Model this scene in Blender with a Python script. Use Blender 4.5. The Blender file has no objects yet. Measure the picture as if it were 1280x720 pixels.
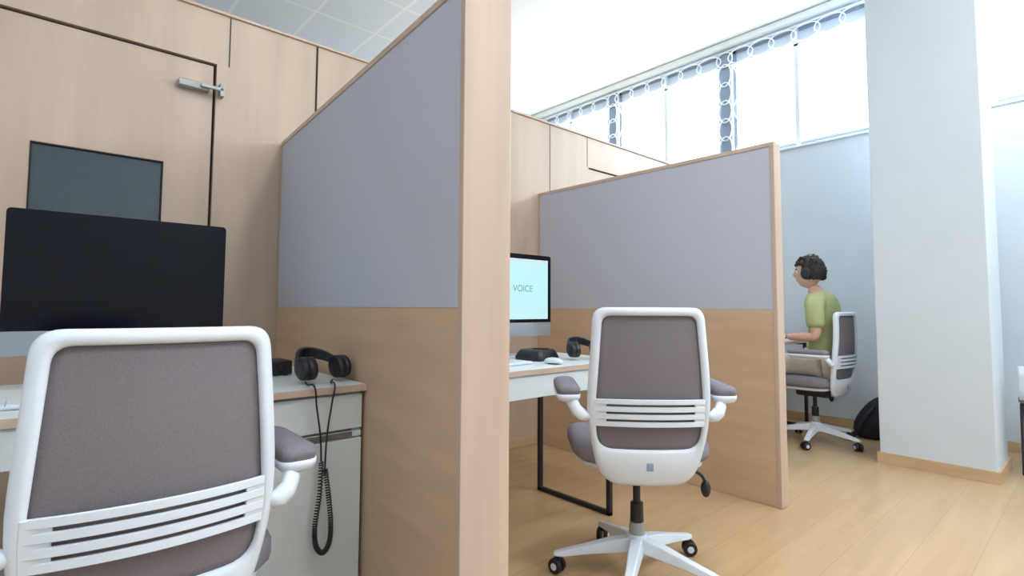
import bpy, bmesh, math, random
from mathutils import Vector, Matrix, noise
random.seed(4)
scene = bpy.context.scene
COL = scene.collection

def S(r, g, b):
    def f(c):
        c /= 255.0
        return c/12.92 if c <= .04045 else ((c+.055)/1.055)**2.4
    return (f(r), f(g), f(b), 1)

# ------------------------------------------------------------------ materials
def nmat(name, col, rough=.5, metal=0, var=.06, scale=(20, 20, 20), bump=0, spec=.5, emit=None, estr=0):
    m = bpy.data.materials.new(name); m.use_nodes = True
    nt = m.node_tree; b = nt.nodes['Principled BSDF']
    tc = nt.nodes.new('ShaderNodeTexCoord'); mp = nt.nodes.new('ShaderNodeMapping')
    mp.inputs['Scale'].default_value = scale
    nt.links.new(tc.outputs['Object'], mp.inputs['Vector'])
    n = nt.nodes.new('ShaderNodeTexNoise'); n.inputs['Scale'].default_value = 1; n.inputs['Detail'].default_value = 5
    nt.links.new(mp.outputs['Vector'], n.inputs['Vector'])
    r = nt.nodes.new('ShaderNodeValToRGB')
    r.color_ramp.elements[0].position = .3; r.color_ramp.elements[1].position = .7
    r.color_ramp.elements[0].color = tuple(c*(1-var) for c in col[:3])+(1,)
    r.color_ramp.elements[1].color = tuple(min(1, c*(1+var)) for c in col[:3])+(1,)
    nt.links.new(n.outputs['Fac'], r.inputs['Fac'])
    nt.links.new(r.outputs['Color'], b.inputs['Base Color'])
    b.inputs['Roughness'].default_value = rough; b.inputs['Metallic'].default_value = metal
    b.inputs['Specular IOR Level'].default_value = spec
    if bump:
        bp = nt.nodes.new('ShaderNodeBump'); bp.inputs['Strength'].default_value = bump
        bp.inputs['Distance'].default_value = .003
        nt.links.new(n.outputs['Fac'], bp.inputs['Height']); nt.links.new(bp.outputs['Normal'], b.inputs['Normal'])
    if emit:
        b.inputs['Emission Color'].default_value = emit; b.inputs['Emission Strength'].default_value = estr
    return m

def brickmat(name, c1, c2, mortar, bw, rh, ms, offset, rough, grain=None, rot=0):
    m = bpy.data.materials.new(name); m.use_nodes = True
    nt = m.node_tree; b = nt.nodes['Principled BSDF']
    tc = nt.nodes.new('ShaderNodeTexCoord'); mp = nt.nodes.new('ShaderNodeMapping')
    mp.inputs['Rotation'].default_value = (0, 0, rot)
    nt.links.new(tc.outputs['Object'], mp.inputs['Vector'])
    br = nt.nodes.new('ShaderNodeTexBrick')
    br.offset = offset
    br.inputs['Scale'].default_value = 1
    br.inputs['Brick Width'].default_value = bw; br.inputs['Row Height'].default_value = rh
    br.inputs['Mortar Size'].default_value = ms; br.inputs['Mortar Smooth'].default_value = .1
    br.inputs['Color1'].default_value = c1; br.inputs['Color2'].default_value = c2; br.inputs['Mortar'].default_value = mortar
    nt.links.new(mp.outputs['Vector'], br.inputs['Vector'])
    out = br.outputs['Color']
    if grain:
        mp2 = nt.nodes.new('ShaderNodeMapping'); mp2.inputs['Scale'].default_value = grain
        mp2.inputs['Rotation'].default_value = (0, 0, rot)
        nt.links.new(tc.outputs['Object'], mp2.inputs['Vector'])
        n = nt.nodes.new('ShaderNodeTexNoise'); n.inputs['Scale'].default_value = 1; n.inputs['Detail'].default_value = 6
        n.inputs['Distortion'].default_value = .6
        nt.links.new(mp2.outputs['Vector'], n.inputs['Vector'])
        r = nt.nodes.new('ShaderNodeValToRGB')
        r.color_ramp.elements[0].position = .3; r.color_ramp.elements[1].position = .7
        r.color_ramp.elements[0].color = (.84, .82, .80, 1); r.color_ramp.elements[1].color = (1.0, 1.0, 1.0, 1)
        nt.links.new(n.outputs['Fac'], r.inputs['Fac'])
        mx = nt.nodes.new('ShaderNodeMix'); mx.data_type = 'RGBA'; mx.blend_type = 'MULTIPLY'
        mx.inputs[0].default_value = 1
        nt.links.new(br.outputs['Color'], mx.inputs[6]); nt.links.new(r.outputs['Color'], mx.inputs[7])
        out = mx.outputs[2]
    nt.links.new(out, b.inputs['Base Color'])
    b.inputs['Roughness'].default_value = rough
    return m

M_WOOD = nmat('beech_laminate', S(194, 172, 153), .45, var=.10, scale=(9, 9, .9))
M_WOODH = nmat('beech_laminate_warm', S(203, 173, 143), .42, var=.09, scale=(2, 2, 14))
M_EDGE = nmat('beech_edge', S(198, 174, 155), .4, var=.10, scale=(12, 12, .8))
M_GREY = nmat('grey_fabric_panel', S(190, 193, 205), .9, var=.03, scale=(160, 160, 160), bump=.2, spec=.15)
M_WALL = nmat('painted_plaster', S(210, 220, 229), .75, var=.015, scale=(5, 5, 5), spec=.2)
M_CEIL = nmat('ceiling_paint', S(238, 243, 242), .8, var=.01, scale=(3, 3, 3), spec=.1)
M_TILE = brickmat('ceiling_tiles', S(230, 238, 242), S(227, 236, 241), S(245, 249, 250), .6, .6, .014, 0, .8)
M_FLOOR = brickmat('oak_laminate_floor', S(199, 170, 132), S(195, 164, 125), S(175, 143, 104), 1.2, .19, .0014, .4, .28, (1.2, 14, 1))
M_BASE = nmat('baseboard_wood', S(202, 172, 136), .4, var=.08, scale=(3, 3, 20))
M_WHITE = nmat('white_plastic', S(222, 230, 240), .32, var=.01)
M_DESK = nmat('white_desk_laminate', S(216, 224, 226), .4, var=.015)
M_MESH = nmat('grey_mesh_fabric', S(126, 118, 123), .85, var=.10, scale=(350, 350, 350), bump=.25, spec=.2)
M_SEAT = nmat('seat_fabric', S(132, 129, 138), .9, var=.08, scale=(200, 200, 200), bump=.3, spec=.15)
M_DARK = nmat('black_plastic', S(28, 28, 34), .42, var=.1)
M_SCREEN = nmat('black_screen_glass', S(5, 5, 18), .16, var=.02, spec=.25)
M_ALU = nmat('aluminium', S(205, 212, 222), .35, metal=.35, var=.02)
M_STEEL = nmat('brushed_steel', S(170, 172, 172), .55, metal=.4, var=.05, scale=(4, 60, 60))
M_BLKSTEEL = nmat('black_powder_steel', S(34, 34, 42), .45, var=.08)
M_GAP = nmat('shadow_gap', S(46, 36, 32), .8, var=.05)
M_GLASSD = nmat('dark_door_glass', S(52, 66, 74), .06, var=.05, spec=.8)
M_WFRAME = nmat('window_frame_grey', S(138, 154, 174), .5, var=.03)
M_WFRAMEL = nmat('window_frame_light', S(214, 224, 232), .5, var=.02)
M_TRANS = nmat('transom_panel', S(206, 218, 230), .5, var=.02)
M_IRON = nmat('white_painted_iron', S(250, 252, 254), .4, var=.005)
M_ON = nmat('lit_screen', S(40, 60, 62), .3, var=.01, emit=S(198, 244, 249), estr=.95)
M_TEXT = nmat('screen_text', S(104, 165, 182), .5, var=.02)
M_SKIN = nmat('skin', S(206, 166, 147), .6, var=.05, scale=(30, 30, 30))
M_HAIR = nmat('dark_hair', S(34, 26, 26), .6, var=.35, scale=(90, 90, 90), bump=.8)
M_SHIRT = nmat('olive_green_cotton', S(166, 173, 126), .9, var=.06, scale=(25, 25, 25), bump=.2, spec=.1)
M_PANTS = nmat('cream_trousers', S(205, 200, 194), .9, var=.05, scale=(25, 25, 25), bump=.2, spec=.1)
M_SHOE = nmat('shoe_white', S(215, 215, 212), .6, var=.05)
M_BAG = nmat('black_nylon', S(26, 28, 40), .75, var=.2, scale=(40, 40, 40), bump=.4)
M_LAMP = nmat('lamp_diffuser', S(250, 250, 250), .5, var=.005, emit=(1, .98, .95, 1), estr=3)
M_EYE = nmat('eye_white', S(230, 228, 225), .3, var=.01)

# ------------------------------------------------------------------ helpers
def empty(name, loc=(0, 0, 0), rz=0, rot=None):
    e = bpy.data.objects.new(name, None); COL.objects.link(e)
    e.location = loc
    e.rotation_euler = rot if rot else (0, 0, rz)
    e.empty_display_size = .1
    return e

def mkobj(name, me, mat=None, parent=None, smooth=False):
    o = bpy.data.objects.new(name, me); COL.objects.link(o)
    if mat: me.materials.append(mat)
    if parent: o.parent = parent
    if smooth:
        for p in me.polygons: p.use_smooth = True
    return o

def from_bm(name, bm, mat=None, parent=None, smooth=False):
    bmesh.ops.recalc_face_normals(bm, faces=bm.faces)
    me = bpy.data.meshes.new(name); bm.to_mesh(me); bm.free()
    return mkobj(name, me, mat, parent, smooth)

def bev(o, w=.004, seg=2):
    m = o.modifiers.new('bevel', 'BEVEL'); m.width = w; m.segments = seg; m.limit_method = 'ANGLE'
    m.harden_normals = True
    for p in o.data.polygons: p.use_smooth = True
    return o

def box(name, a, b, mat, parent=None, bevel=.003, seg=2):
    bm = bmesh.new(); bmesh.ops.create_cube(bm, size=1)
    for v in bm.verts:
        v.co = Vector([(a[i]+b[i])/2+v.co[i]*abs(b[i]-a[i]) for i in range(3)])
    o = from_bm(name, bm, mat, parent)
    if bevel: bev(o, bevel, seg)
    return o

def multibox(name, boxes, mat, parent=None, bevel=0):
    bm = bmesh.new()
    for a, b in boxes:
        r = bmesh.ops.create_cube(bm, size=1)
        for v in r['verts']:
            v.co = Vector([(a[i]+b[i])/2+v.co[i]*abs(b[i]-a[i]) for i in range(3)])
    o = from_bm(name, bm, mat, parent)
    if bevel: bev(o, bevel)
    return o

def cyl(name, p0, p1, r0, r1, mat, parent=None, seg=24, bevel=0):
    p0 = Vector(p0); p1 = Vector(p1); d = p1-p0
    bm = bmesh.new()
    bmesh.ops.create_cone(bm, cap_ends=True, segments=seg, radius1=r0, radius2=r1, depth=d.length)
    q = d.to_track_quat('Z', 'Y').to_matrix().to_4x4()
    bmesh.ops.transform(bm, matrix=Matrix.Translation((p0+p1)/2) @ q, verts=bm.verts)
    o = from_bm(name, bm, mat, parent)
    bev(o, bevel if bevel else min(r0, r1)*.15+.0003, 2)
    return o

def tube(name, pts, r, mat, parent=None, cyclic=False, smooth_curve=True, res=6, polys=None, bres=3):
    cu = bpy.data.curves.new(name, 'CURVE'); cu.dimensions = '3D'
    cu.bevel_depth = r; cu.bevel_resolution = bres; cu.resolution_u = res; cu.use_fill_caps = True
    for P, cyc in (polys or [(pts, cyclic)]):
        if smooth_curve:
            sp = cu.splines.new('BEZIER'); sp.bezier_points.add(len(P)-1)
            for i, p in enumerate(P):
                bp = sp.bezier_points[i]; bp.co = p; bp.handle_left_type = bp.handle_right_type = 'AUTO'
        else:
            sp = cu.splines.new('POLY'); sp.points.add(len(P)-1)
            for i, p in enumerate(P): sp.points[i].co = (*p, 1)
        sp.use_cyclic_u = cyc
    t = bpy.data.objects.new('tmp', cu); COL.objects.link(t)
    dg = bpy.context.evaluated_depsgraph_get()
    me = bpy.data.meshes.new_from_object(t.evaluated_get(dg))
    bpy.data.objects.remove(t)
    me.materials.clear()
    return mkobj(name, me, mat, parent, True)

def rounded_poly(pts, rad, seg=5, lin=6):
    n = len(pts); out = []
    P = [Vector(p) for p in pts]
    arcs = []
    for i in range(n):
        a, b, c = P[i-1], P[i], P[(i+1) % n]
        r = rad[i]
        p0 = b+(a-b).normalized()*r; p2 = b+(c-b).normalized()*r
        arc = []
        for k in range(seg+1):
            t = k/seg
            arc.append(p0*(1-t)**2+b*2*t*(1-t)+p2*t*t)
        arcs.append(arc)
    for i in range(n):
        out += arcs[i]
        e = arcs[i][-1]; s = arcs[(i+1) % n][0]
        for k in range(1, lin): out.append(e.lerp(s, k/lin))
    return out

def loft(name, rings, mat, parent=None, cap=True, smooth=True, closed=False):
    bm = bmesh.new(); R = []
    for ring in rings: R.append([bm.verts.new(p) for p in ring])
    n = len(R[0])
    for a in range(len(R)-(0 if closed else 1)):
        b = (a+1) % len(R)
        for i in range(n):
            j = (i+1) % n
            bm.faces.new((R[a][i], R[a][j], R[b][j], R[b][i]))
    if cap and not closed:
        bm.faces.new(R[0]); bm.faces.new(R[-1])
    return from_bm(name, bm, mat, parent, smooth)

def cushion(name, w, d, prof, mat, parent, c=(0, 0), r=.1, fz=None):
    rings = []
    for inset, z in prof:
        hw, hd = w/2-inset, d/2-inset
        rr = max(.01, r-inset*.5)
        rr = min(rr, hw*.98, hd*.98)
        loop = rounded_poly([(-hw, -hd), (hw, -hd), (hw, hd), (-hw, hd)], [rr]*4)
        rings.append([(p.x+c[0], p.y+c[1], z+(fz(p.x, p.y) if fz else 0)) for p in loop])
    return loft(name, rings, mat, parent)

def ellip(name, c, r, mat, parent, seg=20):
    bm = bmesh.new(); bmesh.ops.create_uvsphere(bm, u_segments=seg, v_segments=seg//2+2, radius=1)
    for v in bm.verts: v.co = Vector((c[0]+v.co.x*r[0], c[1]+v.co.y*r[1], c[2]+v.co.z*r[2]))
    return from_bm(name, bm, mat, parent, True)

def skin(name, verts, edges, rad, mat, parent, sub=2, smoothit=0):
    me = bpy.data.meshes.new(name); me.from_pydata([tuple(v) for v in verts], edges, [])
    o = bpy.data.objects.new(name, me); COL.objects.link(o)
    o.modifiers.new('skin', 'SKIN')
    for i, r in enumerate(rad):
        sv = me.skin_vertices[0].data[i]
        sv.radius = r if isinstance(r, tuple) else (r, r)
        sv.use_root = (i == 0)
    o.modifiers['skin'].use_smooth_shade = True
    s = o.modifiers.new('sub', 'SUBSURF'); s.levels = sub; s.render_levels = sub
    dg = bpy.context.evaluated_depsgraph_get()
    m2 = bpy.data.meshes.new_from_object(o.evaluated_get(dg))
    bpy.data.objects.remove(o)
    m2.materials.clear()
    return mkobj(name, m2, mat, parent, True)

# ------------------------------------------------------------------ room
YW, HW = 2.857, 2.445
XR = 5.20; ZC = 3.76
X0, Y0, Y1 = -2.6, -3.2, 6.0
box('floor', (X0, Y0, -.1), (XR+.25, Y1, 0), M_FLOOR, bevel=0)
box('ceiling', (3.05, Y0, ZC), (XR+.25, Y1, ZC+.1), M_CEIL, bevel=0)
box('ceiling_tiled', (X0, Y0, ZC), (3.05, Y1, ZC+.1), M_TILE, bevel=0)
box('wall_far', (X0, Y1, 0), (XR+.25, Y1+.1, ZC), M_WALL, bevel=0)
box('wall_left', (X0-.1, Y0, 0), (X0, Y1, ZC), M_WALL, bevel=0)
box('wall_rear', (X0, Y0-.1, 0), (XR+.25, Y0, ZC), M_WALL, bevel=0)

ZS, ZT = 2.53, 3.66
pairs = [(-2.9, -1.66), (-1.5, -.26), (-.12, 1.10), (1.24, 2.46), (2.59, 3.895), (4.05, 5.33)]
wb = [((XR, Y0, 0), (XR+.2, Y1, ZS)), ((XR, Y0, ZT), (XR+.2, Y1, ZC))]
ye = Y0
for a, b in pairs:
    wb.append(((XR, ye, ZS), (XR+.2, a, ZT))); ye = b
wb.append(((XR, ye, ZS), (XR+.2, Y1, ZT)))
multibox('wall_right', wb, M_WALL)
XG = XR-.03
def ring_pts(y, z, ry, rz, n=20, x=XG):
    return [(x, y+ry*math.cos(2*math.pi*k/n), z+rz*math.sin(2*math.pi*k/n)) for k in range(n)]
ZB = 3.50
for k, (a, b) in enumerate(pairs):
    w = empty('window_%d' % (k+1))
    mid = (a+b)/2; fx0, fx1 = XR+.03, XR+.09
    multibox('frame', [((fx0, a, ZS), (fx1, a+.03, ZT)), ((fx0, b-.03, ZS), (fx1, b, ZT)),
                       ((fx0, a, ZS), (fx1, b, ZS+.03)), ((fx0, a, ZT-.03), (fx1, b, ZT))], M_WFRAME, w)
    multibox('mullion', [((fx0-.01, mid-.018, ZS), (fx1, mid+.018, ZT)), ((fx0-.01, a, ZB-.012), (fx1, b, ZB+.012))], M_WFRAMEL, w)
    box('transom', (fx0+.01, a+.03, ZB+.012), (fx0+.03, b-.03, ZT-.03), M_TRANS, w, 0)
    # pier cladding
    box('pier_cover', (XR-.012, b+.005, ZS), (XR-.001, b+.125, ZT), M_WFRAME, w, .002)
    P = []
    n = 6; st = (b-a)/n
    for i in range(n):
        P.append((ring_pts(a+st*(i+.5), ZB+.075, st*.62, .074), True))
    P.append(([(XG, a-.1, ZB+.155), (XG, b+.1, ZB+.155)], False))
    P.append(([(XG, a-.1, ZB-.005), (XG, b+.1, ZB-.005)], False))
    P.append(([(XG, a-.1, ZS+.02), (XG, b+.1, ZS+.02)], False))
    for i in range(5):
        P.append((ring_pts(b+.065, ZS+.12+i*.19, .066, .115), True))
    for yy, sgn in ((a, 1), (b, -1)):
        A = .09
        # wavy vertical scroll beside the frame
        P.append(([(XG, yy+sgn*(.02+A*(.5-.5*math.cos(2*math.pi*q/4))), ZS+.02+(ZB-ZS-.02)*q/8) for q in range(9)], False))
    P.append((ring_pts(b+.065, ZB+.075, .085, .074), True))
    tube('iron_grille', None, .006, M_IRON, w, polys=P, res=4, bres=2)
box('trim_1', (XR-.07, Y0, ZT+.03), (XR-.001, Y1, ZC-.001), M_CEIL, bevel=.02)
box('trim_2', (XR-.02, Y0, ZS-.025), (XR-.001, Y1, ZS-.002), M_CEIL, bevel=.005)
box('baseboard_right', (XR-.015, Y0, 0.001), (XR-.001, YW-.001, .075), M_BASE, bevel=.004)

# pillar
PX0, PX1, PY0, PY1 = 4.17, 4.66, .455, 1.03
box('pillar', (PX0, PY0, 0), (PX1, PY1, ZC), M_WALL, bevel=.006)
multibox('baseboard_pillar', [((PX0-.014, PY0-.014, 0.001), (PX0-.0005, PY1+.014, .07)), ((PX0-.0005, PY0-.014, 0.001), (PX1+.0005, PY0-.0005, .07)),
                              ((PX0-.0005, PY1+.0005, 0.001), (PX1+.0005, PY1+.014, .07)), ((PX1+.0005, PY0-.014, 0.001), (PX1+.014, PY1+.014, .07))], M_BASE)

# wooden booth wall (back) with doors
doors = [(-.42, .582), (1.45, 2.40), (3.41, 4.36)]
DZ = 2.19
wb = [((X0, YW, DZ), (XR, YW+.12, HW))]
xe = X0
for a, b in doors:
    wb.append(((xe, YW, 0), (a-.012, YW+.12, DZ))); xe = b+.012
wb.append(((xe, YW, 0), (XR, YW+.12, DZ)))
multibox('wall_back', wb, M_WOOD)
box('booth_light_block', (X0+.01, YW+.12, HW-.06), (XR-.01, Y1-.01, HW), M_WOOD, bevel=0)  # unseen slab, added to keep the booths dark inside
j = 1
for x, z0, wd in [(1.079, 1.2, .011), (.645, DZ-.0, .005), (2.93, 0, .005), (3.0+.38, DZ, .005), (-1.2, 0, .006), (4.75, 0, .005)]:
    box('trim_joint_%d' % j, (x, YW-.0015, z0 if z0 else .08), (x+wd, YW-.0002, HW-.002), M_GAP, bevel=0); j += 1
box('trim_cap', (X0, YW-.012, HW), (XR, YW+.13, HW+.015), M_EDGE, bevel=.003)
box('baseboard_back', (1.0, YW-.014, .001), (2.78, YW-.0005, .07), M_BASE, bevel=.003)
for i, (a, b) in enumerate(doors):
    d = empty('door_%d' % (i+1))
    gx0, gx1, gz0, gz1 = b-.645, b-.19, 1.335, 1.668
    multibox('leaf', [((a, YW+.012, .01), (gx0, YW+.055, DZ-.012)), ((gx1, YW+.012, .01), (b, YW+.055, DZ-.012)),
                      ((gx0, YW+.012, .01), (gx1, YW+.055, gz0)), ((gx0, YW+.012, gz1), (gx1, YW+.055, DZ-.012))], M_WOOD, d)
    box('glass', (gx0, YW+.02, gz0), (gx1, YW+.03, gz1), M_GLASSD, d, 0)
    t = .006
    multibox('glass_bead', [((gx0, YW+.008, gz0), (gx0+t, YW+.02, gz1)), ((gx1-t, YW+.008, gz0), (gx1, YW+.02, gz1)),
                            ((gx0, YW+.008, gz0), (gx1, YW+.02, gz0+t)), ((gx0, YW+.008, gz1-t), (gx1, YW+.02, gz1))], M_GAP, d)
    multibox('gap', [((b, YW+.03, .0), (b+.012, YW+.06, DZ)), ((a-.012, YW+.03, 0), (a, YW+.06, DZ)), ((a, YW+.03, DZ-.012), (b, YW+.06, DZ))], M_GAP, d)
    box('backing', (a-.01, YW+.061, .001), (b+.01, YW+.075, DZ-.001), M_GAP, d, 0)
    box('closer_body', (b-.15, YW-.03, 2.035), (b-.02, YW+.012, 2.07), M_STEEL, d, .006)
    box('closer_arm', (b-.06, YW-.045, 2.045), (b+.035, YW-.03, 2.062), M_STEEL, d, .003)
    box('closer_foot', (b+.02, YW-.045, 2.02), (b+.04, YW-.0005, 2.085), M_STEEL, d, .003)
    cyl('handle', (a+.08, YW-.04, 1.0), (a+.2, YW-.04, 1.0), .009, .009, M_STEEL, d)
    cyl('handle_stem', (a+.08, YW-.045, 1.0), (a+.08, YW+.012, 1.0), .009, .009, M_STEEL, d)

# ------------------------------------------------------------------ partitions
def partition(name, loc, rz, L, T, H=1.864, split=1.0):
    p = empty(name, loc, rz)
    e = .022
    box('lower_panel', (.0, e, 0.001), (T, L, split), M_WOODH, p, .001)
    box('core', (.006, e, split), (T-.006, L-.001, H-e), M_EDGE, p, 0)
    box('fabric_left', (.001, e, split+.001), (.006, L-.02, H-e), M_GREY, p, 0)
    box('fabric_right', (T-.006, e, split+.001), (T-.001, L-.02, H-e), M_GREY, p, 0)
    box('end_cap', (-.003, 0, 0.001), (T+.003, e, H), M_EDGE, p, .003)
    box('top_cap', (-.003, e, H-e), (T+.003, L, H), M_EDGE, p, .002)
    box('far_strip', (-.001, L-.02, split), (T+.001, L, H-e), M_EDGE, p, 0)
    return p
partition('cubicle_partition', (.788, 1.07, 0), math.radians(-3.85), 1.78, .146)
partition('cubicle_partition', (2.82, 1.12, 0), math.radians(.5), 1.733, .080, H=1.877)

# ------------------------------------------------------------------ desks
def desk(name, x0, x1, y0, y1, legs, apron=True):
    d = empty(name, (x0, y0, 0)); W = x1-x0; D = y1-y0
    box('top', (0, 0, .722), (W, D, .745), M_DESK, d, .002)
    box('front_edge', (0, -.003, .7225), (W, -.0001, .7445), M_EDGE, d, .0005)
    if apron:
        box('apron', (.0, .006, .625), (min(W, apron), .024, .721), M_DESK, d, .002)
    for lx in legs:
        q = lx-x0
        s = .012
        multibox('leg_frame', [((q-s, .03, .001), (q+s, D-.12, .022)), ((q-s, .03, .001), (q+s, .054, .722)),
                               ((q-s, D-.144, .001), (q+s, D-.12, .722)), ((q-s, .03, .70), (q+s, D-.12, .722))], M_BLKSTEEL, d, .003)
    return d
desk('desk', -.75, .826, 1.66, 2.36, [-.7, .40], apron=1.205)
desk('desk', .985, 2.25, 1.60, 2.25, [1.03, 2.10], apron=9)
desk('desk', 3.5, 4.98, 1.70, 2.42, [3.55, 4.93], apron=0)

# drawer cabinet in left cubicle
c = empty('drawer_cabinet', (.46, 1.675, 0)); W = .362
box('carcass', (0, .02, .03), (W, .56, .715), M_DESK, c, .002)
box('plinth', (.01, .04, .001), (W-.01, .54, .03), M_DARK, c, 0)
box('drawer_front', (.003, 0, .60), (W-.003, .019, .713), M_DESK, c, .003)
box('drawer_lip', (.003, .004, .572), (W-.003, .019, .592), M_WFRAMEL, c, .003)
box('handle_recess', (.10, .008, .574), (W-.035, .0195, .598), nmat('recess_brown', S(120, 100, 96), .6), c, .001)
box('handle_grip', (.10, .002, .574), (W-.035, .006, .590), nmat('recess_brown2', S(112, 100, 98), .6), c, .001)
box('door_front', (.003, 0, .035), (W-.003, .019, .568), M_DESK, c, .003)

# ------------------------------------------------------------------ desktop computers
def computer(name, loc, rz, lit):
    m = empty(name, loc, rz)
    W = .59; zt, zb, zs = .548, .105, .178
    rings = []
    for y, ins in [(0, 0), (.006, 0), (.012, .012), (.03, .06), (.045, .14)]:
        lo = rounded_poly([(-W/2+ins, zb+ins*.8), (W/2-ins, zb+ins*.8), (W/2-ins, zt-ins*.8), (-W/2+ins, zt-ins*.8)], [.014]*4, lin=2)
        rings.append([(p.x, y, p.y) for p in lo])
    loft('housing', rings, M_ALU, m)
    lo = rounded_poly([(-W/2, zs), (W/2, zs), (W/2, zt), (-W/2, zt)], [.003, .003, .014, .014], lin=2)
    loft('glass_bezel', [[(p.x, -.002, p.y) for p in lo], [(p.x, -.0001, p.y) for p in lo]], M_SCREEN, m, smooth=False)
    if lit:
        box('display', (-W/2+.024, -.0032, zs+.018), (W/2-.024, -.0021, zt-.026), M_ON, m, 0)
        box('display_toolbar', (-W/2+.024, -.0038, zt-.04), (W/2-.024, -.0033, zt-.026), M_WFRAMEL, m, 0)
        cu = bpy.data.curves.new('t', 'FONT'); cu.body = 'VOICE'; cu.size = .05; cu.extrude = .0003; cu.align_x = 'CENTER'
        t = bpy.data.objects.new('t', cu); COL.objects.link(t)
        dg = bpy.context.evaluated_depsgraph_get()
        me = bpy.data.meshes.new_from_object(t.evaluated_get(dg)); bpy.data.objects.remove(t)
        me.transform(Matrix.Translation((.08, -.0040, .345)) @ Matrix.Rotation(math.pi/2, 4, 'X'))
        me.materials.clear()
        mkobj('display_text', me, M_TEXT, m)
    rg = []
    for y, z in [(.12, .006), (.105, .08), (.075, .22), (.045, .33)]:
        rg.append([(-.085, y-.004, z), (.085, y-.004, z), (.085, y+.004, z), (-.085, y+.004, z)])
    loft('stand_neck', rg, M_ALU, m, smooth=False)
    box('stand_foot', (-.095, -.06, 0.0005), (.095, .125, .008), M_ALU, m, .003)
    return m
computer('desktop_computer', (.205, 2.16, .745), 0, False)
computer('desktop_computer', (1.855, 2.09, .745), 0, True)
computer('desktop_computer', (4.0, 2.22, .745), 0, True)

def keyboard(loc, rz=0):
    k = empty('computer_keyboard', loc, rz)
    box('tray', (-.21, -.06, .001), (.21, .06, .010), M_ALU, k, .003)
    ks = []
    for r in range(5):
        for cidx in range(14):
            x = -.203+cidx*.029; y = -.054+r*.0218
            ks.append(((x, y, .0095), (x+.026, y+.019, .014)))
    multibox('keys', ks, M_WHITE, k)
keyboard((.12, 1.84, .745)); keyboard((1.48, 1.80, .745), .05); keyboard((4.40, 1.84, .745))
def mouse(loc):
    m = empty('computer_mouse', loc)
    rings = []
    for z, sc in [(.006, .96), (.012, 1.0), (.020, .88), (.026, .62), (.029, .30)]:
        rings.append([(.031*sc*math.cos(2*math.pi*k/20), .053*sc*math.sin(2*math.pi*k/20), z) for k in range(20)])
    loft('shell', rings, M_WHITE, m)
    cyl('base', (0, 0, 0.001), (0, 0, .006), .026, .028, M_DARK, m)
mouse((1.77, 1.70, .745)); mouse((-.16, 1.80, .745))

def interface(loc, rz, w=.16):
    a = empty('audio_interface', loc, rz)
    box('case', (-w/2, -.06, .004), (w/2, .06, .055), M_DARK, a, .006)
    for i in range(3):
        cyl('knob_%d' % (i+1), (-w/4+i*w/4, -.06, .03), (-w/4+i*w/4, -.072, .03), .010, .009, M_BLKSTEEL, a)
    for i, (sx, sy) in enumerate([(-1, -1), (1, -1), (1, 1), (-1, 1)]):
        cyl('foot_%d' % (i+1), (sx*(w/2-.02), sy*.045, 0), (sx*(w/2-.02), sy*.045, .005), .008, .008, M_DARK, a, seg=12)
    return a
interface((.625, 2.10, .745), 0, .18)
def phone(loc, rz):
    t = empty('conference_phone', loc, rz)
    rings = []
    for z, s in [(0, 1), (.015, 1.02), (.045, .85), (.052, .75)]:
        lo = rounded_poly([(-.09*s, -.08*s), (.09*s, -.08*s), (.09*s, .08*s), (-.09*s, .08*s)], [.03*s]*4, lin=2)
        rings.append([(p.x, p.y, z) for p in lo])
    loft('body', rings, M_DARK, t)
    ks = []
    for r in range(4):
        for q in range(3): ks.append(((-.02+q*.022, -.05+r*.018, .05), (-.004+q*.022, -.038+r*.018, .056)))
    multibox('buttons', ks, M_BLKSTEEL, t)
    return t
phone((1.86, 1.90, .745), .2)

def headphones(name, loc, rot, w=.078, parent=None, H=.115):
    h = empty(name, loc, rot=rot)
    if parent: h.parent = parent
    arc = [(-w*math.cos(t), 0, H*math.sin(t)) for t in [math.pi*k/16 for k in range(17)]]
    rings = []
    for k, (x, y, z) in enumerate(arc):
        t = math.pi*k/16
        nx, nz = -math.cos(t), math.sin(t)
        wd = .011+.009*math.sin(t); th = .004+.004*math.sin(t)
        rings.append([(x-nx*th, -wd, z-nz*th), (x+nx*th, -wd, z+nz*th), (x+nx*th, wd, z+nz*th), (x-nx*th, wd, z-nz*th)])
    o = loft('headband', rings, M_DARK, h, smooth=False); bev(o, .003, 2)
    for s in (-1, 1):
        cyl('yoke_%s' % ('l' if s < 0 else 'r'), (s*w, 0, .03), (s*(w+.004), 0, -.01), .008, .008, M_BLKSTEEL, h, seg=12)
        rings = []
        for dx, sc in [(-.028, .80), (-.026, .98), (-.006, 1.0), (-.004, .88), (0, .88), (.002, 1), (.014, .95), (.020, .75), (.021, .4)]:
            rings.append([(s*(w-.002+dx), .038*sc*math.cos(2*math.pi*k/24), -.02+.046*sc*math.sin(2*math.pi*k/24)) for k in range(24)])
        loft('ear_cup_%s' % ('l' if s < 0 else 'r'), rings, M_DARK, h)
    return h
headphones('headphones', (.725, 1.80, .802), (math.radians(-72), 0, math.radians(5)), w=.068)
headphones('headphones', (2.05, 1.76, .802), (math.radians(-74), 0, math.radians(-25)), w=.07)
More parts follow.
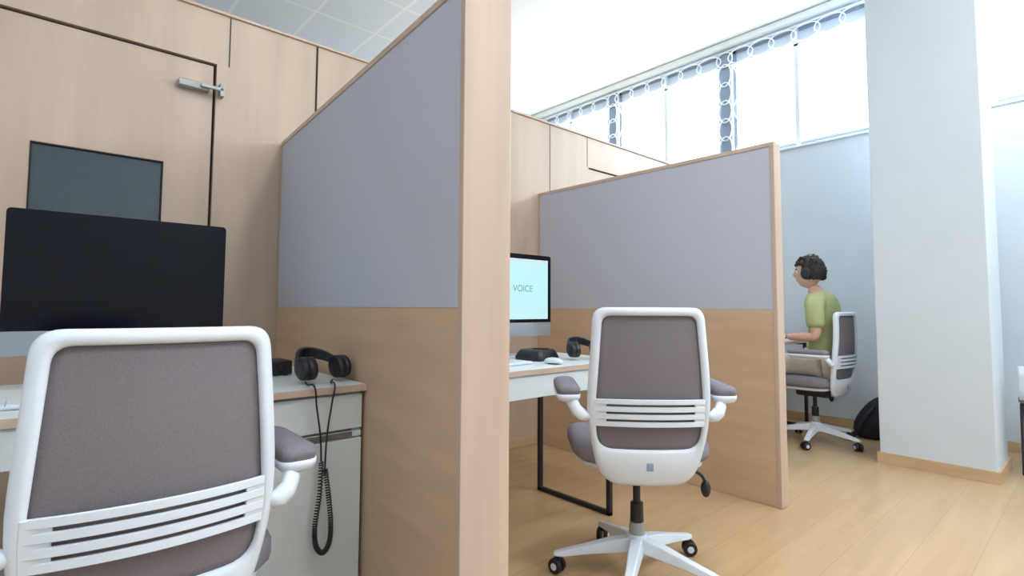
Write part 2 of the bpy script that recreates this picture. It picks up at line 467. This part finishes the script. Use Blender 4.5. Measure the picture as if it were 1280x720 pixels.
# coiled cable hanging over the cabinet
cb = empty('headphone_cable', (-.045, 0, 0))
yf = 1.640
tube('straight', [(.70, 1.75, .755), (.69, 1.70, .752), (.69, 1.645, .752), (.695, yf, .70), (.71, yf, .60), (.715, yf, .52)], .0028, M_DARK, cb)
path = [Vector(p) for p in [(.715, yf, .52), (.712, yf, .42), (.70, yf, .33), (.705, yf, .27), (.725, yf-.004, .245), (.745, yf-.004, .27), (.748, yf-.004, .33), (.735, yf-.012, .42), (.722, yf-.014, .50)]]
def crom(P, n):
    out = []
    for i in range(len(P)-1):
        p0 = P[max(i-1, 0)]; p1 = P[i]; p2 = P[i+1]; p3 = P[min(i+2, len(P)-1)]
        for k in range(n):
            t = k/n
            out.append(.5*((2*p1)+(p2-p0)*t+(2*p0-5*p1+4*p2-p3)*t*t+(3*p1-p0-3*p2+p3)*t**3))
    out.append(P[-1]); return out
dense = crom(path, 75); coil = []
for i, p in enumerate(dense):
    tan = (dense[min(i+1, len(dense)-1)]-dense[max(i-1, 0)]).normalized()
    a = Vector((0, 1, 0)); b2 = tan.cross(a).normalized()
    th = i*.95
    coil.append(tuple(p+a*(.0065*math.cos(th))+b2*(.0065*math.sin(th))))
tube('coil', coil, .0022, M_DARK, cb, smooth_curve=False, bres=1)
tube('return', [(.722, yf-.012, .50), (.728, yf-.008, .6), (.745, yf, .70), (.755, 1.645, .752), (.765, 1.70, .752), (.79, 1.75, .755)], .0028, M_DARK, cb)

# ------------------------------------------------------------------ office chair
ZT_B, ZL_B, ZU_B = .985, .372, .50
def yb(x, z):
    t = (z-ZL_B)/(ZT_B-ZL_B)
    return -.19-.055*t-.03*math.sin(math.pi*min(max(t, 0), 1))+.9*x*x
def office_chair(loc, az, base_rot=0, lift=0, name='office_chair'):
    root = empty(name, loc, -math.radians(az))
    out = rounded_poly([(-.190, ZT_B), (-.217, .60), (-.160, ZL_B), (.160, ZL_B), (.217, .60), (.190, ZT_B)], [.045, .12, .08, .08, .12, .045], 6, 6)
    inn = rounded_poly([(-.161, ZT_B-.029), (-.186, .62), (-.172, ZU_B), (.172, ZU_B), (.186, .62), (.161, ZT_B-.029)], [.03, .06, .05, .05, .06, .03], 6, 6)
    c = bpy.data.objects.new('upper_assembly', None); COL.objects.link(c); c.parent = root; c.location = (0, 0, lift); c.empty_display_size = .05
    def R(t, off): return [(p.x*(1-t)+q.x*t, yb(p.x*(1-t)+q.x*t, p.y*(1-t)+q.y*t)+off, p.y*(1-t)+q.y*t) for p, q in zip(out, inn)]
    seq = [(0, .006), (0, -.006), (.12, -.014), (.5, -.017), (.88, -.014), (1, -.006), (1, .006), (.88, .012), (.5, .014), (.12, .012)]
    loft('back_frame', [R(t, o) for t, o in seq], M_WHITE, c, closed=True)
    bm = bmesh.new(); rows = []
    z0, z1 = ZU_B-.006, ZT_B-.026
    zs = [z0+k*(z1-z0)/20 for k in range(21)]
    def hw(z):
        best = 0
        for i in range(len(inn)):
            p, q = inn[i], inn[(i+1) % len(inn)]
            if (p.y-z)*(q.y-z) <= 0 and abs(p.y-q.y) > 1e-6:
                best = max(best, abs(p.x+(q.x-p.x)*(z-p.y)/(q.y-p.y)))
        return best
    for z in zs:
        h = hw(min(max(z, ZU_B+.004), ZT_B-.037))+.006
        rows.append([bm.verts.new((h*s, yb(h*s, z), z)) for s in [-1+k/8 for k in range(17)]])
    for a, b in zip(rows, rows[1:]):
        for k in range(16): bm.faces.new((a[k], a[k+1], b[k+1], b[k]))
    o = from_bm('back_mesh', bm, M_MESH, c, True)
    sm = o.modifiers.new('s', 'SOLIDIFY'); sm.thickness = .004
    for i in range(4):
        z = .588+i*.0255
        rg = []
        for k in range(21):
            s = -1+k/10; x = s*(hw(z)+.004); y = yb(x, z)-.012-.010*(1-s*s)
            zz = z+.004*(1-s*s)
            rg.append([(x, y-.004, zz-.0085), (x, y+.004, zz-.0085), (x, y+.004, zz+.0085), (x, y-.004, zz+.0085)])
        o = loft('lumbar_slat_%d' % (i+1), rg, M_WHITE, c, smooth=False); bev(o, .002, 2)
    for s in (-1, 1):
        rg = []
        for z in [.580, .60, .63, .673]:
            x = s*(hw(z)-.012)
            rg.append([(x-.022, yb(x-.022, z)-.018, z), (x+.022, yb(x+.022, z)-.014, z), (x+.022, yb(x+.022, z)-.004, z), (x-.022, yb(x-.022, z)-.006, z)])
        o = loft('lumbar_tab_%s' % ('l' if s < 0 else 'r'), rg, M_WHITE, c, smooth=False); bev(o, .003, 2)
    box('back_badge', (-.011, yb(0, .44)-.021, .43), (.011, yb(0, .44)-.014, .457), M_WFRAME, c, .002)
    cushion('seat_cushion', .50, .46, [(.05, .425), (.015, .43), (0, .445), (0, .478), (.008, .494), (.03, .503), (.08, .507), (.15, .507)], M_SEAT, c, (0, .055), .13,
            fz=lambda x, y: -.02*max(0, (y)/.23)**2+.008*(abs(x)/.24)**2)
    cushion('seat_shell', .45, .42, [(.10, .400), (.03, .407), (0, .418), (0, .430)], M_WHITE, c, (0, .05), .12)
    box('tilt_mechanism', (-.075, -.13, .35), (.075, .11, .405), M_DARK, c, .015, 3)
    rg = []
    for y, z, w_, h_ in [(-.10, .380, .05, .016), (-.15, .38, .055, .016), (-.185, .405, .07, .022), (-.195, .44, .08, .02)]:
        rg.append([(-w_, y, z-h_), (w_, y, z-h_), (w_, y, z+h_), (-w_, y, z+h_)])
    o = loft('back_bracket', rg, M_WHITE, c, smooth=False); bev(o, .004, 2)
    for s in (-1, 1):
        t = 'l' if s < 0 else 'r'
        prof = []
        for x, y, z, a, b in [(.200, yb(.2, .60)+.004, .605, .014, .024), (.224, -.205, .610, .014, .026), (.246, -.198, .628, .014, .026), (.261, -.18, .655, .015, .024), (.268, -.14, .672, .020, .014)]:
            prof.append([(s*x+a*math.cos(q)*s, y+.018*math.sin(q), z-b*.6*math.cos(q)) for q in [2*math.pi*k/14 for k in range(14)]])
        loft('arm_bracket_'+t, prof, M_WHITE, c)
        cushion('arm_under_'+t, .084, .272, [(.02, .652), (.006, .658), (0, .668), (0, .680)], M_WHITE, c, (s*.272, -.065), .032)
        cushion('arm_pad_'+t, .084, .270, [(.002, .680), (0, .698), (.006, .708), (.02, .714)], M_SEAT, c, (s*.272, -.065), .032)
    tube('lever', [(.07, .02, .38), (.17, .0, .375), (.235, -.02, .36), (.25, -.025, .335)], .006, M_DARK, c)
    ellip('lever_knob', (.252, -.026, .31), (.018, .018, .032), M_DARK, c)
    c = root
    cyl('gas_column', (0, 0, .15), (0, 0, .355+lift), .014, .014, M_DARK, c)
    cyl('column_cover', (0, 0, .16), (0, 0, .27), .026, .024, M_DARK, c)
    cyl('column_ring', (0, 0, .150), (0, 0, .20), .030, .028, M_STEEL, c)
    cyl('base_hub', (0, 0, .085), (0, 0, .155), .045, .036, M_WHITE, c, bevel=.006)
    for i in range(5):
        a = base_rot+i*2*math.pi/5; dx, dy = math.cos(a), math.sin(a)
        rg = []
        for r, wd, zb_, zt_ in [(.02, .030, .095, .145), (.10, .026, .088, .133), (.20, .021, .078, .108), (.285, .018, .066, .088), (.315, .012, .066, .080)]:
            rg.append([(dx*r-dy*wd, dy*r+dx*wd, zb_), (dx*r+dy*wd, dy*r-dx*wd, zb_), (dx*r+dy*wd*.75, dy*r-dx*wd*.75, zt_), (dx*r-dy*wd*.75, dy*r+dx*wd*.75, zt_)])
        o = loft('base_leg_%d' % (i+1), rg, M_WHITE, c, smooth=False); bev(o, .005, 3)
        ca = a+.9; tx, ty = math.cos(ca), math.sin(ca)
        cx, cy = dx*.295, dy*.295
        cyl('caster_stem_%d' % (i+1), (cx, cy, .045), (cx, cy, .075), .008, .008, M_DARK, c, seg=12)
        ox, oy = ty*.008, -tx*.008
        for s in (-1, 1):
            cyl('caster_%d_wheel_%s' % (i+1, 'a' if s < 0 else 'b'), (cx+ox+tx*s*.006, cy+oy+ty*s*.006, .029), (cx+ox+tx*s*.024, cy+oy+ty*s*.024, .029), .029, .027, M_DARK, c, bevel=.004)
            cyl('caster_%d_hub_%s' % (i+1, 'a' if s < 0 else 'b'), (cx+ox+tx*s*.0235, cy+oy+ty*s*.0235, .029), (cx+ox+tx*s*.0255, cy+oy+ty*s*.0255, .029), .014, .012, M_WFRAMEL, c, seg=16)
    return root
office_chair((.183, 1.42, 0), 1, .3, lift=-.025)
office_chair((1.72, 1.215, 0), 43, .62, lift=.02)
office_chair((4.42, 1.50, 0), 2, 3.3)

# ------------------------------------------------------------------ person
man = empty('seated_man', (4.42, 1.425, 0))
bv = [(0, .0, .60), (0, -.01, .72), (0, -.01, .84), (0, .0, .96), (0, .02, 1.06), (0, .04, 1.12), (0, .065, 1.19),
      (-.11, .01, 1.055), (-.185, .0, 1.04), (-.215, -.015, .92), (-.225, -.02, .80), (-.215, .09, .80), (-.195, .19, .795),
      (.11, .01, 1.055), (.185, .0, 1.04), (.215, -.0, .92), (.225, .02, .80), (.205, .13, .80), (.175, .23, .795),
      (-.09, .03, .595), (-.105, .24, .585), (-.12, .43, .56), (-.12, .44, .33), (-.12, .42, .10),
      (.09, .03, .595), (.105, .24, .585), (.12, .43, .56), (.12, .44, .33), (.12, .42, .10)]
be = [(0, 1), (1, 2), (2, 3), (3, 4), (4, 5), (5, 6), (4, 7), (7, 8), (8, 9), (9, 10), (10, 11), (11, 12),
      (4, 13), (13, 14), (14, 15), (15, 16), (16, 17), (17, 18), (0, 19), (19, 20), (20, 21), (21, 22), (22, 23),
      (0, 24), (24, 25), (25, 26), (26, 27), (27, 28)]
br = [(.13, .10), (.115, .085), (.12, .09), (.13, .10), (.10, .08), .058, .054,
      .06, .052, .045, .038, .036, .025, .06, .052, .045, .038, .036, .025,
      .085, .078, .055, .05, .034, .085, .078, .055, .05, .034]
skin('body', bv, be, br, M_SKIN, man)
sv = [(0, -.005, .575)]+bv[1:6]+[bv[7], bv[8], bv[9], (-.221, -.018, .855)]+[bv[13], bv[14], bv[15], (.221, .006, .855)]
se = [(0, 1), (1, 2), (2, 3), (3, 4), (4, 5), (4, 6), (6, 7), (7, 8), (8, 9), (4, 10), (10, 11), (11, 12), (12, 13)]
srr = [(.165, .132), (.152, .118), (.152, .118), (.156, .122), (.116, .098), .064, .076, .070, .067, .067, .076, .070, .067, .067]
skin('tshirt', sv, se, srr, M_SHIRT, man)
pv = [bv[0]]+[bv[19], bv[20], bv[21], bv[22], (-.12, .425, .13)]+[bv[24], bv[25], bv[26], bv[27], (.12, .425, .13)]
pe = [(0, 1), (1, 2), (2, 3), (3, 4), (4, 5), (0, 6), (6, 7), (7, 8), (8, 9), (9, 10)]
skin('trousers', pv, pe, [(.135, .11), .094, .088, .068, .062, .055, .094, .088, .068, .062, .055], M_PANTS, man)
for s in (-1, 1):
    t = 'l' if s < 0 else 'r'
    skin('shoe_'+t, [(s*.12, .40, .055), (s*.12, .46, .055), (s*.125, .54, .042), (s*.13, .61, .036)], [(0, 1), (1, 2), (2, 3)],
         [(.045, .045), (.042, .045), (.042, .034), (.036, .026)], M_SHOE, man)
def hand(side, w, fwd, tilt):
    s = side; W = Vector(w); F = Vector(fwd).normalized(); U = Vector((0, 0, 1)); Rr = F.cross(U).normalized()
    D = lambda a, b, c_: tuple(W+F*a+Rr*b+U*c_)
    inner = 1 if s < 0 else -1
    t = 'l' if s < 0 else 'r'
    skin('palm_'+t, [D(-.01, 0, 0), D(.03, 0, 0), D(.06, 0, .002), D(.085, 0, .0)], [(0, 1), (1, 2), (2, 3)], [(.024, .02), (.032, .015), (.038, .014), (.036, .012)], M_SKIN, man, 2)
    for i, (off, L) in enumerate([(.028, .068), (.010, .078), (-.009, .072), (-.027, .056)]):
        o = off*inner
        skin('finger_%s_%d' % (t, i+1), [D(.07, o, .001), D(.09+L*.2, o*1.08, .004), D(.09+L*.6, o*1.12, -.006), D(.09+L*.85, o*1.12, -.022)],
             [(0, 1), (1, 2), (2, 3)], [.009, .0088, .008, .0068], M_SKIN, man, 2)
    skin('thumb_'+t, [D(.015, .022*inner, -.004), D(.045, .048*inner, -.008), D(.07, .060*inner, -.014), D(.092, .062*inner, -.020)], [(0, 1), (1, 2), (2, 3)], [.013, .011, .0095, .008], M_SKIN, man, 2)
hand(-1, (-.192, .20, .793), (.15, 1, -.03), 0)
hand(1, (.172, .24, .793), (-.15, 1, -.03), 0)
hd = Vector((0, .088, 1.285))
bm = bmesh.new(); bmesh.ops.create_uvsphere(bm, u_segments=48, v_segments=36, radius=1)
G = lambda d2, s: math.exp(-d2/(s*s))
for v in bm.verts:
    x, y, z = v.co
    X, Y, Z = x*.076, y*.095, z*.122
    if z < 0:
        k = -z
        X *= 1-.25*k*k
        if y < 0: Y *= 1-.35*k
        else: Y *= 1+.04*k
    if y > 0:
        X *= 1-.06*y
        Y += .024*G((X/.011)**2*1+((Z+.018)/.022)**2, 1)+.010*G((X/.010)**2+((Z-.008)/.02)**2, 1)
        Y += .007*G((X/.022)**2+((Z+.052)/.009)**2, 1)+.005*G((X/.022)**2+((Z+.064)/.007)**2, 1)
        Y += .010*G((X/.022)**2+((Z+.095)/.018)**2, 1)
        for sx in (-1, 1): Y -= .009*G(((X-sx*.031)/.016)**2+((Z-.008)/.012)**2, 1)
        Y += .005*G((X/.05)**2+((Z-.03)/.01)**2, 1)
    v.co = Vector((X, Y, Z))+hd
from_bm('head', bm, M_SKIN, man, True)
for s in (-1, 1):
    t = 'l' if s < 0 else 'r'
    ellip('eye_'+t, (s*.030, hd.y+.078, hd.z+.008), (.011, .010, .009), M_EYE, man)
    ellip('iris_'+t, (s*.030, hd.y+.0865, hd.z+.008), (.005, .003, .005), M_HAIR, man, 12)
    ellip('ear_'+t, (s*.078, hd.y-.005, hd.z-.005), (.010, .017, .030), M_SKIN, man)
    tube('brow_'+t, [(s*.015, hd.y+.094, hd.z+.028), (s*.032, hd.y+.088, hd.z+.033), (s*.048, hd.y+.074, hd.z+.028)], .003, M_HAIR, man)
tube('mouth', [(-.02, hd.y+.083, hd.z-.057), (0, hd.y+.097, hd.z-.058), (.02, hd.y+.083, hd.z-.057)], .0025, nmat('lip', S(180, 110, 100), .5), man)
bm = bmesh.new(); bmesh.ops.create_icosphere(bm, subdivisions=5, radius=1)
kill = []
for v in bm.verts:
    x, y, z = v.co
    lim = .38 if y > .35 else (-.02 if y > -.15 else -.45)
    if y > .35: lim = .42+.1*noise.noise(Vector((x*5, y*5, z*5)))
    if z < lim: kill.append(v)
    n = noise.noise(v.co*7)*.012+noise.noise(v.co*16)*.008
    rr = Vector((x*.086, y*.110, z*.135))
    v.co = rr*(1)+v.co*n+hd+Vector((0, -.004, 0))
bmesh.ops.delete(bm, geom=kill, context='VERTS')
o = from_bm('hair', bm, M_HAIR, man, True)
m_ = o.modifiers.new('s', 'SOLIDIFY'); m_.thickness = .012; m_.offset = -1
random.seed(9)
for i in range(46):
    a = random.uniform(-2.8, 2.8); zz = .062+random.uniform(0, .058)
    rr = math.sqrt(max(.05, 1-(zz/.14)**2))
    p = Vector((math.sin(a)*.082*rr, math.cos(a)*.104*rr, zz))+hd
    ellip('curl_%d' % (i+1), p, (random.uniform(.013, .018),)*3, M_HAIR, man, 10)
hp = headphones('headset', (0, hd.y-.008, hd.z+.010), (math.radians(4), 0, 0), w=.090, parent=man, H=.130)

# ------------------------------------------------------------------ backpack
bg = empty('backpack', (4.94, 1.22, 0), math.radians(20))
rings = []
for z, w_, d_, ox in [(0, .13, .09, 0), (.02, .17, .115, 0), (.10, .175, .12, -.0), (.20, .15, .11, .02), (.28, .11, .09, .04), (.33, .06, .05, .05)]:
    ring = []
    for k in range(28):
        q = 2*math.pi*k/28
        cx = math.copysign(abs(math.cos(q))**.7, math.cos(q)); sy = math.copysign(abs(math.sin(q))**.7, math.sin(q))
        nn = 1+.06*noise.noise(Vector((cx*2, sy*2, z*9)))
        ring.append((sy*d_*nn, (cx*w_*nn-ox*1.4), z))
    rings.append(ring)
o = loft('bag_body', rings, M_BAG, bg); s_ = o.modifiers.new('s', 'SUBSURF'); s_.levels = 1; s_.render_levels = 1
rings = []
for x, s1 in [(-.09, .085), (-.125, .08), (-.145, .055)]:
    rings.append([(x, s1*math.cos(2*math.pi*k/20)-.01, .11+s1*.9*math.sin(2*math.pi*k/20)) for k in range(20)])
loft('front_pocket', rings, M_BAG, bg)
tube('top_handle', [(0, -.10, .32), (0, -.08, .37), (0, -.05, .32)], .007, M_BAG, bg)
tube('strap', [(-.09, .04, .25), (-.16, .12, .16), (-.15, .18, .03), (-.06, .2, .012), (.02, .15, .03)], .012, M_BAG, bg)

# ------------------------------------------------------------------ visitor chair at right edge
v = empty('visitor_chair', (4.70, .155, 0), math.radians(-90))
cushion('seat', .46, .45, [(.02, .43), (0, .44), (0, .465), (.02, .485), (.06, .49)], M_SEAT, v, (0, 0), .06)
rg = []
for z, y in [(.46, -.225), (.53, -.23), (.60, -.235), (.665, -.245)]:
    rg.append([(p.x, p.y+y, z) for p in rounded_poly([(-.22, -.015), (.22, -.015), (.22, .015), (-.22, .015)], [.012]*4, 3, 4)])
loft('backrest', rg, M_WHITE, v)
for s in (-1, 1):
    t = 'l' if s < 0 else 'r'
    tube('frame_'+t, [(s*.21, .20, .011), (s*.21, .20, .43), (s*.21, -.20, .43), (s*.21, -.235, .011)], .012, M_BLKSTEEL, v, smooth_curve=False)
    tube('back_post_'+t, [(s*.20, -.2, .43), (s*.20, -.21, .60)], .010, M_BLKSTEEL, v)
tube('cross', [(-.21, -.2, .42), (.21, -.2, .42)], .010, M_BLKSTEEL, v, smooth_curve=False)

# ------------------------------------------------------------------ lights
def area(name, loc, rot, sx, sy, power, col):
    l = bpy.data.lights.new(name, 'AREA'); l.shape = 'RECTANGLE'; l.size = sx; l.size_y = sy; l.energy = power; l.color = col
    o = bpy.data.objects.new(name, l); COL.objects.link(o); o.location = loc; o.rotation_euler = rot
    return o
k = 1
for a, b in pairs:
    area('window_daylight_%d' % k, (XR+.35, (a+b)/2, (ZS+ZT)/2+.10), (0, math.radians(88), 0), 1.35, b-a, 76, (.83, .93, 1)); k += 1
k = 1
for x, y, p in [(-.9, -1.2, 12), (1.4, -1.2, 32), (1.4, .6, 23), (-.9, .9, 6), (3.7, -.8, 25)]:
    f = empty('ceiling_light')
    box('housing', (x-.3, y-.3, ZC-.03), (x+.3, y+.3, ZC-.001), M_WHITE, f, .003)
    box('diffuser', (x-.28, y-.28, ZC-.034), (x+.28, y+.28, ZC-.0305), M_LAMP, f, 0)
    o = area('lamp_%d' % k, (x, y, ZC-.05), (0, 0, 0), .56, .56, p, (.96, .985, 1)); o.parent = f
    k += 1
# unseen up-lighters, added to brighten the ceiling
for x, y, p in [(-.6, -.9, 24), (2.0, -1.8, 34), (3.9, -1.9, 20)]:
    f = empty('added_uplight', (x, y, 0))
    box('tray', (-.6, -.08, 2.98), (.6, .08, 3.02), M_WHITE, f, .006)
    box('diffuser', (-.58, -.07, 3.0205), (.58, .07, 3.026), M_LAMP, f, 0)
    for s in (-1, 1):
        cyl('cord_%s' % ('l' if s < 0 else 'r'), (s*.5, 0, 3.026), (s*.5, 0, ZC-.001), .002, .002, M_STEEL, f, seg=8)
    o = area('fill_uplight_%d' % k, (0, 0, 3.035), (math.pi, 0, 0), 1.1, .13, p, (.96, .985, 1)); o.parent = f
    k += 1
w = bpy.data.worlds.new('World'); scene.world = w; w.use_nodes = True
bgk = w.node_tree.nodes['Background']; bgk.inputs[0].default_value = (.84, .94, 1, 1); bgk.inputs[1].default_value = 1.8

# ------------------------------------------------------------------ camera
cam = bpy.data.cameras.new('camera'); co = bpy.data.objects.new('camera', cam); COL.objects.link(co)
cam.sensor_width = 36; cam.lens = 660/1280*36; cam.shift_y = -14/1280; cam.clip_start = .02
az = math.radians(41.65); pitch = math.radians(3.4); roll = math.radians(.3)
co.matrix_world = Matrix.Translation((0, 0, 1.0)) @ Matrix.Rotation(-az, 4, 'Z') @ Matrix.Rotation(math.pi/2+pitch, 4, 'X') @ Matrix.Rotation(roll, 4, 'Z')
scene.camera = co
scene.view_settings.view_transform = 'Standard'
scene.view_settings.look = 'None'
scene.view_settings.exposure = 0
